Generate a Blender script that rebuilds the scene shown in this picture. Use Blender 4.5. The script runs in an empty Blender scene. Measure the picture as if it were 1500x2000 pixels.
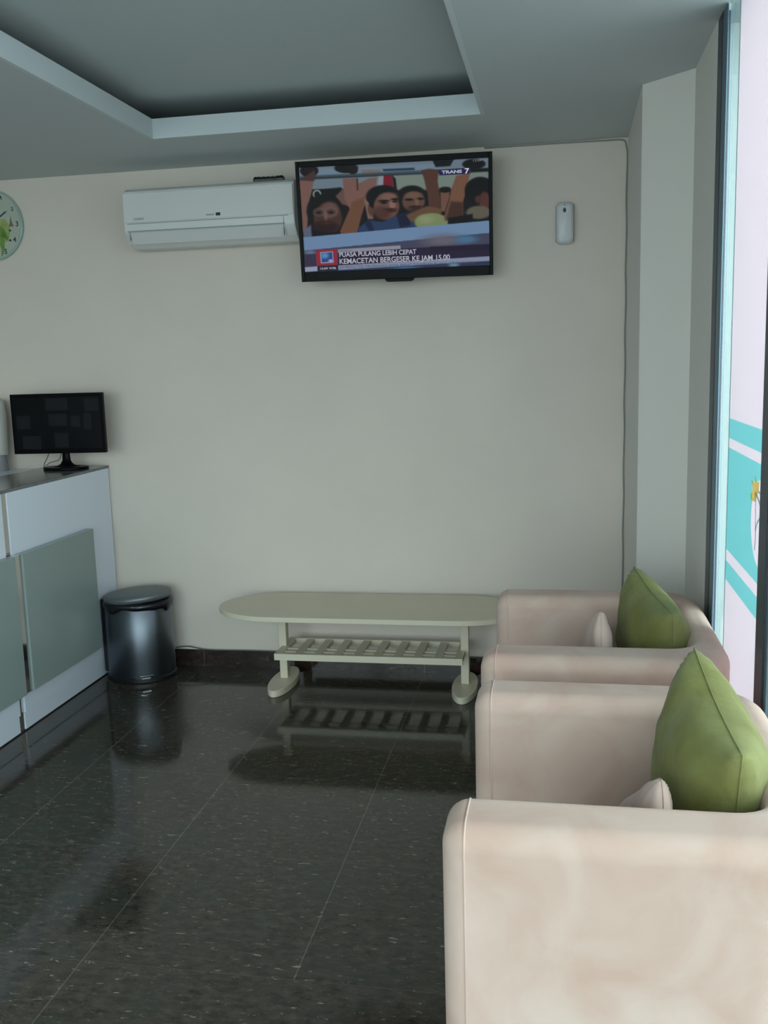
import bpy, bmesh, math, random
import numpy as np
from mathutils import Vector, Matrix, noise
random.seed(4)
SC = bpy.context.scene
COL = SC.collection
PI = math.pi

# ------------------------------------------------------------------ camera
fpx = 1860.0
ax, ay, az = [math.radians(a) for a in (-8.92, 1.64, 10.58)]
R = Matrix.Rotation(az, 3, 'Z') @ Matrix.Rotation(ax, 3, 'X') @ Matrix.Rotation(ay, 3, 'Y')
right, fwd, up = R.col[0], R.col[1], R.col[2]
cd = bpy.data.cameras.new('camera')
cam = bpy.data.objects.new('camera', cd)
COL.objects.link(cam)
M = Matrix.Identity(4)
for i in range(3):
    M[i][0], M[i][1], M[i][2] = right[i], up[i], -fwd[i]
M[2][3] = 1.6
cam.matrix_world = M
cd.sensor_fit = 'HORIZONTAL'
cd.sensor_width = 36
cd.lens = 36 * fpx / 1500
cd.clip_start = 0.02
SC.camera = cam

# ------------------------------------------------------------------ world, daylight, exposure
w = bpy.data.worlds.new('world')
SC.world = w
w.use_nodes = True
bgn = w.node_tree.nodes['Background']
bgn.inputs[0].default_value = (0.90, 0.955, 1.0, 1)
bgn.inputs[1].default_value = 5.3
def portal(name, loc, rot, sx, sy):
    ld = bpy.data.lights.new(name, 'AREA')
    ld.shape = 'RECTANGLE'
    ld.size, ld.size_y = sx, sy
    ld.cycles.is_portal = True
    o = bpy.data.objects.new(name, ld)
    COL.objects.link(o)
    o.location = loc
    o.rotation_euler = rot
portal('daylight_portal_side', (0.60, 0.78, 1.3), (0, PI/2, 0), 2.56, 4.5)
portal('daylight_portal_front', (-1.5, -1.68, 1.3), (-PI/2, 0, PI), 3.9, 2.56)
SC.view_settings.view_transform = 'Standard'
SC.view_settings.look = 'None'
SC.view_settings.gamma = 1
SC.view_settings.use_curve_mapping = False
SC.view_settings.exposure = 0.3
EXPO = 2 ** SC.view_settings.exposure
SC.cycles.max_bounces = 10
SC.cycles.diffuse_bounces = 6
SC.cycles.use_denoising = True

# ------------------------------------------------------------------ helpers: nodes / materials
def lin(c):
    return tuple((v/12.92 if v <= .04045 else ((v+.055)/1.055)**2.4) for v in c)
def rgb(r, g, b):
    return lin((r/255, g/255, b/255))
def mat(name, color, rough=.5, metal=0, spec=.5, bump=0, bscale=60, var=0, vscale=6, coat=0, aniso=0):
    m = bpy.data.materials.new(name)
    m.use_nodes = True
    nt = m.node_tree
    b = nt.nodes['Principled BSDF']
    b.inputs['Base Color'].default_value = (*color, 1)
    b.inputs['Roughness'].default_value = rough
    b.inputs['Metallic'].default_value = metal
    b.inputs['Specular IOR Level'].default_value = spec
    b.inputs['Coat Weight'].default_value = coat
    b.inputs['Anisotropic'].default_value = aniso
    tc = nt.nodes.new('ShaderNodeTexCoord')
    if var:
        n = nt.nodes.new('ShaderNodeTexNoise')
        n.inputs['Scale'].default_value = vscale
        n.inputs['Detail'].default_value = 6
        nt.links.new(tc.outputs['Object'], n.inputs['Vector'])
        mr = nt.nodes.new('ShaderNodeMapRange')
        mr.inputs[1].default_value = .3
        mr.inputs[2].default_value = .7
        mr.inputs[3].default_value = 1-var
        mr.inputs[4].default_value = 1+var
        nt.links.new(n.outputs['Fac'], mr.inputs[0])
        mx = nt.nodes.new('ShaderNodeVectorMath')
        mx.operation = 'SCALE'
        mx.inputs[0].default_value = color
        nt.links.new(mr.outputs[0], mx.inputs['Scale'])
        nt.links.new(mx.outputs[0], b.inputs['Base Color'])
    if bump:
        n = nt.nodes.new('ShaderNodeTexNoise')
        n.inputs['Scale'].default_value = bscale
        n.inputs['Detail'].default_value = 4
        nt.links.new(tc.outputs['Object'], n.inputs['Vector'])
        bp = nt.nodes.new('ShaderNodeBump')
        bp.inputs['Strength'].default_value = bump
        bp.inputs['Distance'].default_value = .01
        nt.links.new(n.outputs['Fac'], bp.inputs['Height'])
        nt.links.new(bp.outputs[0], b.inputs['Normal'])
    return m

class NT:
    """tiny node-graph helper"""
    def __init__(s, m):
        s.t = m.node_tree
    def n(s, typ, **kw):
        nd = s.t.nodes.new(typ)
        for k, v in kw.items():
            setattr(nd, k, v)
        return nd
    def l(s, a, b):
        s.t.links.new(a, b)
    def math(s, op, a, b=None, c=None):
        nd = s.n('ShaderNodeMath', operation=op)
        for i, v in enumerate((a, b, c)):
            if v is None:
                continue
            if isinstance(v, (int, float)):
                nd.inputs[i].default_value = v
            else:
                s.l(v, nd.inputs[i])
        return nd.outputs[0]
    def mix(s, f, a, b):
        nd = s.n('ShaderNodeMix', data_type='RGBA')
        for sock, v in ((nd.inputs[0], f), (nd.inputs[6], a), (nd.inputs[7], b)):
            if isinstance(v, (int, float)):
                sock.default_value = v
            elif isinstance(v, tuple):
                sock.default_value = (*v, 1)
            else:
                s.l(v, sock)
        return nd.outputs[2]

# ------------------------------------------------------------------ helpers: objects
def finish(name, bm, m, parent=None, smooth=False, bevel=0, seg=3, angle=35):
    me = bpy.data.meshes.new(name)
    bmesh.ops.recalc_face_normals(bm, faces=bm.faces)
    bm.to_mesh(me)
    bm.free()
    if isinstance(m, (list, tuple)):
        for x in m:
            me.materials.append(x)
    else:
        me.materials.append(m)
    o = bpy.data.objects.new(name, me)
    COL.objects.link(o)
    if smooth:
        for p in me.polygons:
            p.use_smooth = True
    if bevel:
        b = o.modifiers.new('bevel', 'BEVEL')
        b.width = bevel
        b.segments = seg
        b.limit_method = 'ANGLE'
        b.angle_limit = math.radians(angle)
        b.harden_normals = True
        for p in me.polygons:
            p.use_smooth = True
    if parent:
        o.parent = parent
    return o
def tag(o, label=None, cat=None, group=None, kind=None):
    if label: o['label'] = label
    if cat: o['category'] = cat
    if group: o['group'] = group
    if kind: o['kind'] = kind
    return o
def thing(name, loc, label, cat, group=None, rz=0):
    o = bpy.data.objects.new(name, None)
    o.empty_display_size = .1
    COL.objects.link(o)
    o.location = loc
    o.rotation_euler = (0, 0, rz)
    return tag(o, label, cat, group)
def struct(name, bm, m, parent=None, label=None, **kw):
    o = finish(name, bm, m, parent, **kw)
    if not parent:
        o['kind'] = 'structure'
    if label: o['label'] = label
    return o
def box(bm, x0, x1, y0, y1, z0, z1, mi=0):
    vs = [bm.verts.new((x, y, z)) for x in (x0, x1) for y in (y0, y1) for z in (z0, z1)]
    for f in ((0,1,3,2), (4,6,7,5), (0,4,5,1), (2,3,7,6), (0,2,6,4), (1,5,7,3)):
        fc = bm.faces.new([vs[i] for i in f])
        fc.material_index = mi
    return bm
def bx(*a):
    return box(bmesh.new(), *a)
def prism(bm, pts, z0, z1, axis='z', mi=0):
    """pts polygon in 2-D; extruded along axis. z:(x,y) y:(x,z) x:(y,z)"""
    def P(p, h):
        return {'z': (p[0], p[1], h), 'y': (p[0], h, p[1]), 'x': (h, p[0], p[1])}[axis]
    a = [bm.verts.new(P(p, z0)) for p in pts]
    b = [bm.verts.new(P(p, z1)) for p in pts]
    bm.faces.new(a[::-1]).material_index = mi
    bm.faces.new(b).material_index = mi
    n = len(pts)
    for i in range(n):
        j = (i+1) % n
        bm.faces.new((a[i], a[j], b[j], b[i])).material_index = mi
    return bm
def ell(cx, cy, rx, ry, n=40, a0=0, a1=2*PI, close=False):
    k = n if not close else n-1
    return [(cx+rx*math.cos(a0+(a1-a0)*i/k), cy+ry*math.sin(a0+(a1-a0)*i/k)) for i in range(n)]
def tube(bm, pts, r, n=8, closed=False):
    pts = [Vector(p) for p in pts]
    rings = []
    prev = None
    N = len(pts)
    for i, p in enumerate(pts):
        if closed:
            t = (pts[(i+1) % N]-pts[i-1]).normalized()
        else:
            t = (pts[min(i+1, N-1)]-pts[max(i-1, 0)]).normalized()
        if prev is None:
            u = t.orthogonal().normalized()
        else:
            u = (prev - t*prev.dot(t)).normalized()
        prev = u
        v = t.cross(u)
        rings.append([bm.verts.new(p+u*r*math.cos(2*PI*k/n)+v*r*math.sin(2*PI*k/n)) for k in range(n)])
    for i in range(N if closed else N-1):
        a, b = rings[i], rings[(i+1) % N]
        for k in range(n):
            bm.faces.new((a[k], a[(k+1) % n], b[(k+1) % n], b[k]))
    if not closed:
        bm.faces.new(rings[0][::-1])
        bm.faces.new(rings[-1])
    return bm
def loft(bm, sections, cap=True):
    rings = [[bm.verts.new(p) for p in s] for s in sections]
    n = len(rings[0])
    for a, b in zip(rings, rings[1:]):
        for k in range(n):
            bm.faces.new((a[k], a[(k+1) % n], b[(k+1) % n], b[k]))
    if cap:
        bm.faces.new(rings[0][::-1])
        bm.faces.new(rings[-1])
    return bm
def smooth_path(pts, n=8):
    out = []
    P = [Vector(p) for p in pts]
    P = [P[0]] + P + [P[-1]]
    for i in range(1, len(P)-2):
        for k in range(n):
            t = k/n
            a, b, c, d = P[i-1], P[i], P[i+1], P[i+2]
            out.append(.5*((2*b)+(c-a)*t+(2*a-5*b+4*c-d)*t*t+(3*b-a-3*c+d)*t**3))
    out.append(P[-2])
    return out
def text_mesh(name, s, size, m, parent, loc, rot=(PI/2, 0, 0), depth=.0004, sx=1, align='LEFT', offset=0):
    cu = bpy.data.curves.new('t', 'FONT')
    cu.body = s
    cu.size = size
    cu.align_x = align
    cu.extrude = depth
    cu.offset = offset
    to = bpy.data.objects.new('t', cu)
    COL.objects.link(to)
    bpy.context.view_layer.update()
    me = bpy.data.meshes.new_from_object(to.evaluated_get(bpy.context.evaluated_depsgraph_get()))
    bpy.data.objects.remove(to)
    bpy.data.curves.remove(cu)
    me.materials.clear()
    me.materials.append(m)
    o = bpy.data.objects.new(name, me)
    COL.objects.link(o)
    o.parent = parent
    o.location = loc
    o.rotation_euler = rot
    o.scale = (sx, 1, 1)
    return o

# ------------------------------------------------------------------ materials
m_wall = mat('wall_paint', (.68, .61, .54), .7, bump=.03, bscale=120, var=.03, vscale=2)
m_wallc = mat('column_paint', (.70, .67, .625), .7, bump=.03, bscale=120)
m_ceil = mat('ceiling_paint', (.55, .60, .61), .8)
m_fascia = mat('fascia_paint', (.60, .66, .68), .8)
m_white = mat('white_laminate', (.70, .755, .85), .25)
m_frost = mat('green_frosted_glass', (.27, .335, .32), .2, spec=.35)
m_grey_top = mat('grey_stone_top', (.13, .14, .15), .15, var=.15, vscale=30)
m_mirror = mat('polished_steel', (.55, .55, .54), .06, metal=1)
m_steel = mat('brushed_steel', (.20, .225, .26), .42, metal=1, aniso=.5)
m_lid = mat('lid_steel', (.17, .19, .20), .45, metal=.5)
m_black = mat('black_plastic', (.008, .008, .010), .35)
m_bag = mat('black_bag', (.006, .006, .010), .3, bump=.4, bscale=40)
m_gloss = mat('black_gloss', (.003, .003, .004), .3, spec=.06)
m_frame = mat('dark_blue_grey_aluminium', (.018, .030, .050), .4)
m_frame2 = mat('blue_grey_aluminium', (.10, .17, .21), .4, metal=.3)
m_ac = mat('white_ac_plastic', (.66, .66, .65), .35)
m_acd = mat('grey_ac_line', (.30, .33, .34), .5)
m_cream = mat('cream_lacquer', (.64, .585, .455), .4, var=.02)
m_cable = mat('grey_cable', (.08, .09, .09), .5)
m_cablew = mat('pale_cable', (.25, .26, .24), .5)
m_grey = mat('grey_plastic', (.20, .20, .21), .5)
m_foot = mat('dark_wood', (.03, .02, .015), .4)
m_pave = mat('concrete_paving', (.30, .31, .31), .9, var=.1)

_g = NT(m_steel)
_t = _g.n('ShaderNodeTangent', direction_type='RADIAL', axis='Z')
_b = m_steel.node_tree.nodes['Principled BSDF']
_g.l(_t.outputs[0], _b.inputs['Tangent'])
_b.inputs['Anisotropic'].default_value = .85
_b.inputs['Anisotropic Rotation'].default_value = .25
def fabric(name, c1, c2, bump, vs, sheen=.3):
    m = mat(name, c1, .95, spec=.1)
    g = NT(m)
    b = m.node_tree.nodes['Principled BSDF']
    tc = g.n('ShaderNodeTexCoord')
    n1 = g.n('ShaderNodeTexNoise'); n1.inputs['Scale'].default_value = vs; n1.inputs['Detail'].default_value = 5
    n1.inputs['Distortion'].default_value = .6
    g.l(tc.outputs['Object'], n1.inputs['Vector'])
    mr = g.n('ShaderNodeMapRange'); mr.inputs[1].default_value = .35; mr.inputs[2].default_value = .68
    g.l(n1.outputs['Fac'], mr.inputs[0])
    g.l(g.mix(mr.outputs[0], c1, c2), b.inputs['Base Color'])
    n2 = g.n('ShaderNodeTexNoise'); n2.inputs['Scale'].default_value = 14; n2.inputs['Detail'].default_value = 5
    g.l(tc.outputs['Object'], n2.inputs['Vector'])
    n3 = g.n('ShaderNodeTexNoise'); n3.inputs['Scale'].default_value = 500
    g.l(tc.outputs['Object'], n3.inputs['Vector'])
    h = g.math('ADD', n2.outputs['Fac'], g.math('MULTIPLY', n3.outputs['Fac'], .04))
    bp = g.n('ShaderNodeBump'); bp.inputs['Strength'].default_value = bump; bp.inputs['Distance'].default_value = .02
    g.l(h, bp.inputs['Height']); g.l(bp.outputs[0], b.inputs['Normal'])
    b.inputs['Sheen Weight'].default_value = sheen
    b.inputs['Sheen Roughness'].default_value = .5
    return m
m_suede = fabric('beige_suede', (.475, .328, .268), (.545, .42, .36), .05, 6, .08)
m_suede2 = fabric('beige_cushion_suede', (.52, .375, .32), (.56, .43, .37), .06, 9, .08)
m_green = fabric('olive_green_suede', (.150, .153, .042), (.205, .212, .082), .35, 8, .1)

def granite(name, dark, seams, refl):
    m = mat(name, dark, .085, spec=refl)
    g = NT(m)
    b = m.node_tree.nodes['Principled BSDF']
    tc = g.n('ShaderNodeTexCoord')
    geo = g.n('ShaderNodeNewGeometry')
    sep = g.n('ShaderNodeSeparateXYZ'); g.l(geo.outputs['Position'], sep.inputs[0])
    X, Y = sep.outputs[0], sep.outputs[1]
    mp = g.n('ShaderNodeMapping'); mp.inputs['Scale'].default_value = (1, 1.8, 1.8)
    g.l(geo.outputs['Position'], mp.inputs['Vector'])
    n1 = g.n('ShaderNodeTexNoise'); n1.inputs['Scale'].default_value = 22; n1.inputs['Detail'].default_value = 8; n1.inputs['Roughness'].default_value = .7
    g.l(mp.outputs[0], n1.inputs['Vector'])
    mr = g.n('ShaderNodeMapRange'); mr.inputs[1].default_value = .38; mr.inputs[2].default_value = .66
    g.l(n1.outputs['Fac'], mr.inputs[0])
    c = g.mix(mr.outputs[0], tuple(v*.45 for v in dark), tuple(v*1.7 for v in dark))
    n2 = g.n('ShaderNodeTexNoise'); n2.inputs['Scale'].default_value = 5; n2.inputs['Detail'].default_value = 4
    g.l(geo.outputs['Position'], n2.inputs['Vector'])
    mr2 = g.n('ShaderNodeMapRange'); mr2.inputs[1].default_value = .4; mr2.inputs[2].default_value = .65
    g.l(n2.outputs['Fac'], mr2.inputs[0])
    c = g.mix(g.math('MULTIPLY', mr2.outputs[0], .5), c, (dark[0]*.8, dark[1]*1.2, dark[2]*1.25))
    # pale mineral flecks, a few centimetres apart, drawn out sideways
    mp2 = g.n('ShaderNodeMapping'); mp2.inputs['Scale'].default_value = (.8, 3.2, 1); mp2.inputs['Rotation'].default_value = (0, 0, .25)
    g.l(geo.outputs['Position'], mp2.inputs['Vector'])
    n3 = g.n('ShaderNodeTexNoise'); n3.inputs['Scale'].default_value = 26; n3.inputs['Detail'].default_value = 6; n3.inputs['Roughness'].default_value = .75; n3.inputs['Distortion'].default_value = .5
    g.l(mp2.outputs[0], n3.inputs['Vector'])
    mr3 = g.n('ShaderNodeMapRange'); mr3.inputs[1].default_value = .615; mr3.inputs[2].default_value = .65
    g.l(n3.outputs['Fac'], mr3.inputs[0])
    c = g.mix(g.math('MULTIPLY', mr3.outputs[0], .6 if seams == 2 else .12), c, (.48, .44, .34))
    if seams:
        def line(v, off, per, wd):
            q = g.math('FRACT', g.math('DIVIDE', g.math('SUBTRACT', v, off), per))
            d = g.math('ABSOLUTE', g.math('SUBTRACT', q, .5))
            return g.math('GREATER_THAN', d, .5-wd/per)
        lx = line(X, -1.893-.602*10, .602, .0011)
        ly = line(Y, 2.2-6, .6, .0009)
        # the column of tiles nearest the armchairs is laid without this joint in the front rows
        nofr = g.math('MULTIPLY', g.math('GREATER_THAN', X, -.9), g.math('LESS_THAN', Y, 2.2))
        lx = g.math('MULTIPLY', lx, g.math('SUBTRACT', 1, nofr))
        s = g.math('MAXIMUM', lx, g.math('MULTIPLY', ly, .45)) if seams == 2 else lx
        c = g.mix(g.math('MULTIPLY', s, .5), c, (.27, .26, .21))
    g.l(c, b.inputs['Base Color'])
    return m
m_floor = granite('dark_granite_floor', (.048, .039, .030), 2, .45)
m_base = granite('dark_granite_baseboard', (.034, .020, .016), 1, .4)

# ------------------------------------------------------------------ room shell
CZ = 2.59
WX = .47
YB = 4.72
struct('floor', bx(-5.0, WX+.18, -1.7, YB+.1, -.12, 0), m_floor)
struct('wall_back', bx(-5.0, .312, YB, YB+.15, 0, 3.0), m_wall)
struct('wall_left', bx(-5.15, -5.0, -1.7, YB+.15, 0, 3.0), m_wall)
# jog of the wall beside the window: a boxed column and the short return to the window
bm = bmesh.new()
prism(bm, [(.312, 4.87), (.302, 3.85), (.47, 3.69), (.47, 3.20), (.495, 3.20), (.495, 4.87)], 0, 3.0)
struct('wall_right', bm, m_wallc)
struct('wall_outside', bx(.497, 1.9, 3.24, 3.4, -.15, 3.6), mat('pale_outside_plaster', (.68, .80, .80), .8))
# wall behind the camera, left of the glass front
struct('wall_front', bx(-5.0, -3.5, -1.7, -1.55, 0, 3.0), m_wall)
# ceiling: dropped border around a recessed tray, with a cove behind the lip
TX0, TX1, TY0, TY1 = -1.74, -.318, .3, 4.10
bm = bmesh.new()
e = .018
for a in ((-5.0, TX0-e, -1.7, YB), (TX1+e, .66, -1.7, YB), (TX0-e, TX1+e, TY1+e, YB), (TX0-e, TX1+e, -1.7, TY0-e)):
    box(bm, a[0], a[1], a[2], a[3], CZ, CZ+.02)
bm.faces.ensure_lookup_table()
bm.normal_update()
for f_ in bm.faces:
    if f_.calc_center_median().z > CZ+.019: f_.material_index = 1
m_cove_shade = mat('cove_shade', (.10, .10, .10), .9)  # dark colour paints in the cove's shade, on slab tops and cove sides
o = struct('ceiling', bm, [m_ceil, m_cove_shade])
T = .018
bm = bmesh.new()
box(bm, TX0-T, TX0, TY0, TY1+T, CZ-.0005, CZ+.082)
box(bm, TX1, TX1+T, TY0, TY1+T, CZ-.0005, CZ+.082)
box(bm, TX0, TX1, TY1, TY1+T, CZ-.0005, CZ+.082)
box(bm, TX0-T, TX1+T, TY0-T, TY0, CZ-.0005, CZ+.082)
struct('trim_1', bm, m_fascia)
struct('ceiling_tray', bx(-5.0, .66, -1.7, YB+.1, CZ+.152, CZ+.28), m_ceil)
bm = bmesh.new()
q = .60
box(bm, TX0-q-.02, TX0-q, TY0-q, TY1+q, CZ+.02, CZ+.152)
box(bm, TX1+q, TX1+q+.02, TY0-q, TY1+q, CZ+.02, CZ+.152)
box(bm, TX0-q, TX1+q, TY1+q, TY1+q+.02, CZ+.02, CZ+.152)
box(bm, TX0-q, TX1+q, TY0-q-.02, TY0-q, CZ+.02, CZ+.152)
struct('trim_2', bm, m_cove_shade)
# baseboards
struct('baseboard_back', bx(-2.37, .31, YB-.010, YB, 0, .093), m_base)
struct('baseboard_left', bx(-5.0, -4.99, -1.55, YB, 0, .093), m_base)
bm = bmesh.new()
prism(bm, [(.312, YB-.01), (.302, 3.85), (.47, 3.69), (.47, 3.2), (.46, 3.2), (.46, 3.685), (.292, 3.845), (.302, YB-.01)], 0, .093)
struct('baseboard_right', bm, m_base)
# outside paving
struct('ground', bx(-12, 14, -14, 14, -.32, -.15), m_pave)

# ------------------------------------------------------------------ windows
def glass_mat():
    m = bpy.data.materials.new('window_glass')
    m.use_nodes = True
    g = NT(m)
    g.t.nodes.clear()
    out = g.n('ShaderNodeOutputMaterial')
    tr = g.n('ShaderNodeBsdfTransparent'); tr.inputs[0].default_value = (.90, .97, .96, 1)
    gl = g.n('ShaderNodeBsdfGlossy'); gl.inputs['Roughness'].default_value = .02
    fr = g.n('ShaderNodeFresnel'); fr.inputs[0].default_value = 1.45
    mx = g.n('ShaderNodeMixShader')
    g.l(g.math('MULTIPLY', fr.outputs[0], .6), mx.inputs[0]); g.l(tr.outputs[0], mx.inputs[1]); g.l(gl.outputs[0], mx.inputs[2])
    g.l(mx.outputs[0], out.inputs[0])
    return m
m_glass = glass_mat()
GX = .478   # plane of the film
def film_mat(name, col, tfac=.8, bands=False):
    m = bpy.data.materials.new(name)
    m.use_nodes = True
    g = NT(m)
    g.t.nodes.clear()
    out = g.n('ShaderNodeOutputMaterial')
    tl = g.n('ShaderNodeBsdfTranslucent')
    df = g.n('ShaderNodeBsdfDiffuse')
    mx = g.n('ShaderNodeMixShader'); mx.inputs[0].default_value = tfac
    g.l(df.outputs[0], mx.inputs[1]); g.l(tl.outputs[0], mx.inputs[2]); g.l(mx.outputs[0], out.inputs[0])
    if bands:
        geo = g.n('ShaderNodeNewGeometry')
        sp = g.n('ShaderNodeSeparateXYZ'); g.l(geo.outputs['Position'], sp.inputs[0])
        Y, Z = sp.outputs[1], sp.outputs[2]
        def rng(a, b):
            return g.math('MULTIPLY', g.math('GREATER_THAN', Z, a), g.math('LESS_THAN', Z, b))
        k = (GX)/.47
        zz = [1.6-(1.6-z)*k for z in (.957, 1.012, 1.045, 1.336, 1.363, 1.418)]
        band = g.math('MAXIMUM', g.math('MAXIMUM', rng(zz[0], zz[1]), rng(zz[2], zz[3])), rng(zz[4], zz[5]))
        # oval badge in the middle band
        ey = g.math('POWER', g.math('DIVIDE', g.math('SUBTRACT', Y, 2.40), .115), 2)
        ez = g.math('POWER', g.math('DIVIDE', g.math('SUBTRACT', Z, 1.185), .108), 2)
        ovl = g.math('LESS_THAN', g.math('ADD', ey, ez), 1)
        cy_ = g.math('POWER', g.math('DIVIDE', g.math('SUBTRACT', Y, 2.472), .036), 2)
        cz_ = g.math('POWER', g.math('DIVIDE', g.math('SUBTRACT', Z, 1.258), .026), 2)
        ovl = g.math('MAXIMUM', ovl, g.math('LESS_THAN', g.math('ADD', cy_, cz_), 1))
        fac = g.math('MULTIPLY', band, g.math('SUBTRACT', 1, ovl))
        c = g.mix(fac, col, (.36, .60, .61))
        g.l(c, tl.inputs[0]); g.l(c, df.inputs[0])
    else:
        tl.inputs[0].default_value = (*col, 1); df.inputs[0].default_value = (*col, 1)
    return m
m_film = film_mat('printed_pink_film', (.74, .655, .685), .8, True)
m_filmteal = film_mat('teal_print', (.35, .60, .60), .8)
m_filmyel = film_mat('yellow_print', (.95, .85, .45), .85)

def post(bm, y0, y1, x0=.47, x1=.494, z0=0.0, z1=CZ, mi=0):
    box(bm, x0, x1, y0, y1, z0, z1, mi)
# corner pane beside the wall return
w1 = thing('window_1', (0, 0, 0), None, None); w1['kind'] = 'structure'
bm = bmesh.new(); post(bm, 3.118, 3.20); post(bm, 2.285, 2.375); box(bm, .48, .494, 2.40, 3.13, 0, .06); 
finish('window_frame', bm, m_frame, w1, bevel=.003, seg=2)
bm = bmesh.new(); post(bm, 3.055, 3.118, .472, .478); post(bm, 2.26, 2.285, .474)
finish('inner_frame', bm, m_frame2, w1, bevel=.003, seg=2)
finish('glass_pane', bx(.4805, .4845, 2.40, 3.06, .06, CZ), m_glass, w1)
f1 = finish('printed_film', bx(GX, GX+.0015, 2.375, 2.866, .06, CZ), m_film, w1)
f1['label'] = 'pink printed film with teal bands and an oval badge'
bm = bmesh.new(); box(bm, GX-.001, GX+.003, 2.862, 2.869, .06, CZ)
finish('film_edge', bm, mat('grey_film_edge', (.30, .48, .50), .6), w1)
# badge print: thin crossed letter strokes and a small crown, seen from inside
bm = bmesh.new()
def stroke(bm, pts, wd):
    P = smooth_path([(0, a, b) for a, b in pts], 6)
    for a, b in zip(P, P[1:]):
        d = (b-a).normalized(); nrm = Vector((0, -d.z, d.y))*wd/2
        v = [bm.verts.new((GX-.0006, q.y, q.z)) for q in (a-nrm-d*.0005, b-nrm+d*.0005, b+nrm+d*.0005, a+nrm-d*.0005)]
        bm.faces.new(v)
stroke(bm, [(2.461, 1.257), (2.456, 1.193), (2.449, 1.149), (2.456, 1.112)], .009)
stroke(bm, [(2.461, 1.257), (2.427, 1.242), (2.39, 1.226), (2.372, 1.214)], .009)
stroke(bm, [(2.434, 1.263), (2.406, 1.259), (2.376, 1.243)], .005)
stroke(bm, [(2.451, 1.164), (2.431, 1.186), (2.39, 1.207)], .007)
finish('badge_letter', bm, m_filmteal, w1)
bm = bmesh.new()
cr = [(2.512, 1.229), (2.524, 1.243), (2.492, 1.258), (2.515, 1.28), (2.48, 1.277), (2.467, 1.295), (2.446, 1.281), (2.421, 1.288), (2.427, 1.264), (2.462, 1.233)]
prism(bm, cr, GX-.0016, GX-.0010, 'x')
finish('badge_crown', bm, m_filmyel, w1)
# the panes beside the viewer
w2 = thing('window_2', (0, 0, 0), None, None); w2['kind'] = 'structure'
bm = bmesh.new()
for a, b in ((1.10, 1.17), (-.10, -.03), (-1.55, -1.48)): post(bm, a, b)
box(bm, .48, .494, -1.48, 2.26, 0, .06)
finish('window_frame', bm, m_frame, w2)
finish('glass_pane', bx(.4805, .4845, -1.48, 2.26, .06, CZ), m_glass, w2)
w3 = thing('window_3', (0, 0, 0), None, None); w3['kind'] = 'structure'
bm = bmesh.new()
for x in (-3.5, -2.2, -.9, .40): box(bm, x, x+.07, -1.66, -1.58, 0, CZ)
box(bm, -3.5, .47, -1.66, -1.58, 0, .06)
finish('window_frame', bm, m_frame, w3)
finish('glass_pane', bx(-3.43, .40, -1.63, -1.622, .06, CZ), m_glass, w3)

# ------------------------------------------------------------------ television
TVP = [(-1.1972, 4.4400, 2.5241), (-0.2942, 4.4900, 2.5225), (-0.3059, 4.5450, 1.9860), (-1.2085, 4.4950, 1.9881)]
def quad_basis(P):
    P = [Vector(p) for p in P]   # TL TR BR BL
    c = sum(P, Vector())/4
    X = ((P[1]-P[0])+(P[2]-P[3])).normalized()
    Z = ((P[0]-P[3])+(P[1]-P[2])).normalized()
    Yv = Z.cross(X).normalized()
    Z = X.cross(Yv).normalized()
    W = ((P[1]-P[0]).length+(P[2]-P[3]).length)/2
    H = ((P[0]-P[3]).length+(P[1]-P[2]).length)/2
    return c, X, Yv, Z, W, H
c, X, Yv, Z, TW, TH = quad_basis(TVP)
tv = thing('television', c, 'flat television showing a news broadcast, mounted high on the cream wall', 'television')
Mt = Matrix((X, Yv, Z)).transposed().to_4x4()
tv.rotation_euler = Mt.to_euler()
# housing: front bezel ring and tapering back
bl, br, bt, bb = .017, .017, .026, .044
x0, x1, z0, z1 = -TW/2, TW/2, -TH/2, TH/2
bm = bmesh.new()
box(bm, x0, x0+bl, 0, .03, z0, z1); box(bm, x1-br, x1, 0, .03, z0, z1)
box(bm, x0+bl, x1-br, 0, .03, z1-bt, z1); box(bm, x0+bl, x1-br, 0, .03, z0, z0+bb)
finish('bezel', bm, m_gloss, tv, bevel=.002, seg=2)
bm = bmesh.new()
loft(bm, [[(x0+i, yy, z0+i), (x1-i, yy, z0+i), (x1-i, yy, z1-i), (x0+i, yy, z1-i)] for i, yy in ((.001, .008), (.001, .03), (.05, .052), (.10, .060))])
finish('rear_housing', bm, m_black, tv)
bm = bmesh.new()
prism(bm, [(-.055, z0+.001), (-.050, z0-.010), (-.040, z0-.014), (.07, z0-.014), (.08, z0-.010), (.085, z0+.001)], -.001, .028, 'y')
finish('sensor_lip', bm, m_gloss, tv, bevel=.002, seg=2)
bm = bmesh.new(); box(bm, -.10, .10, .058, .07, -.12, .12); box(bm, -.02, .02, .07, .14, -.05, .05)
wallp = None
finish('wall_bracket', bm, m_black, tv)

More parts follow.
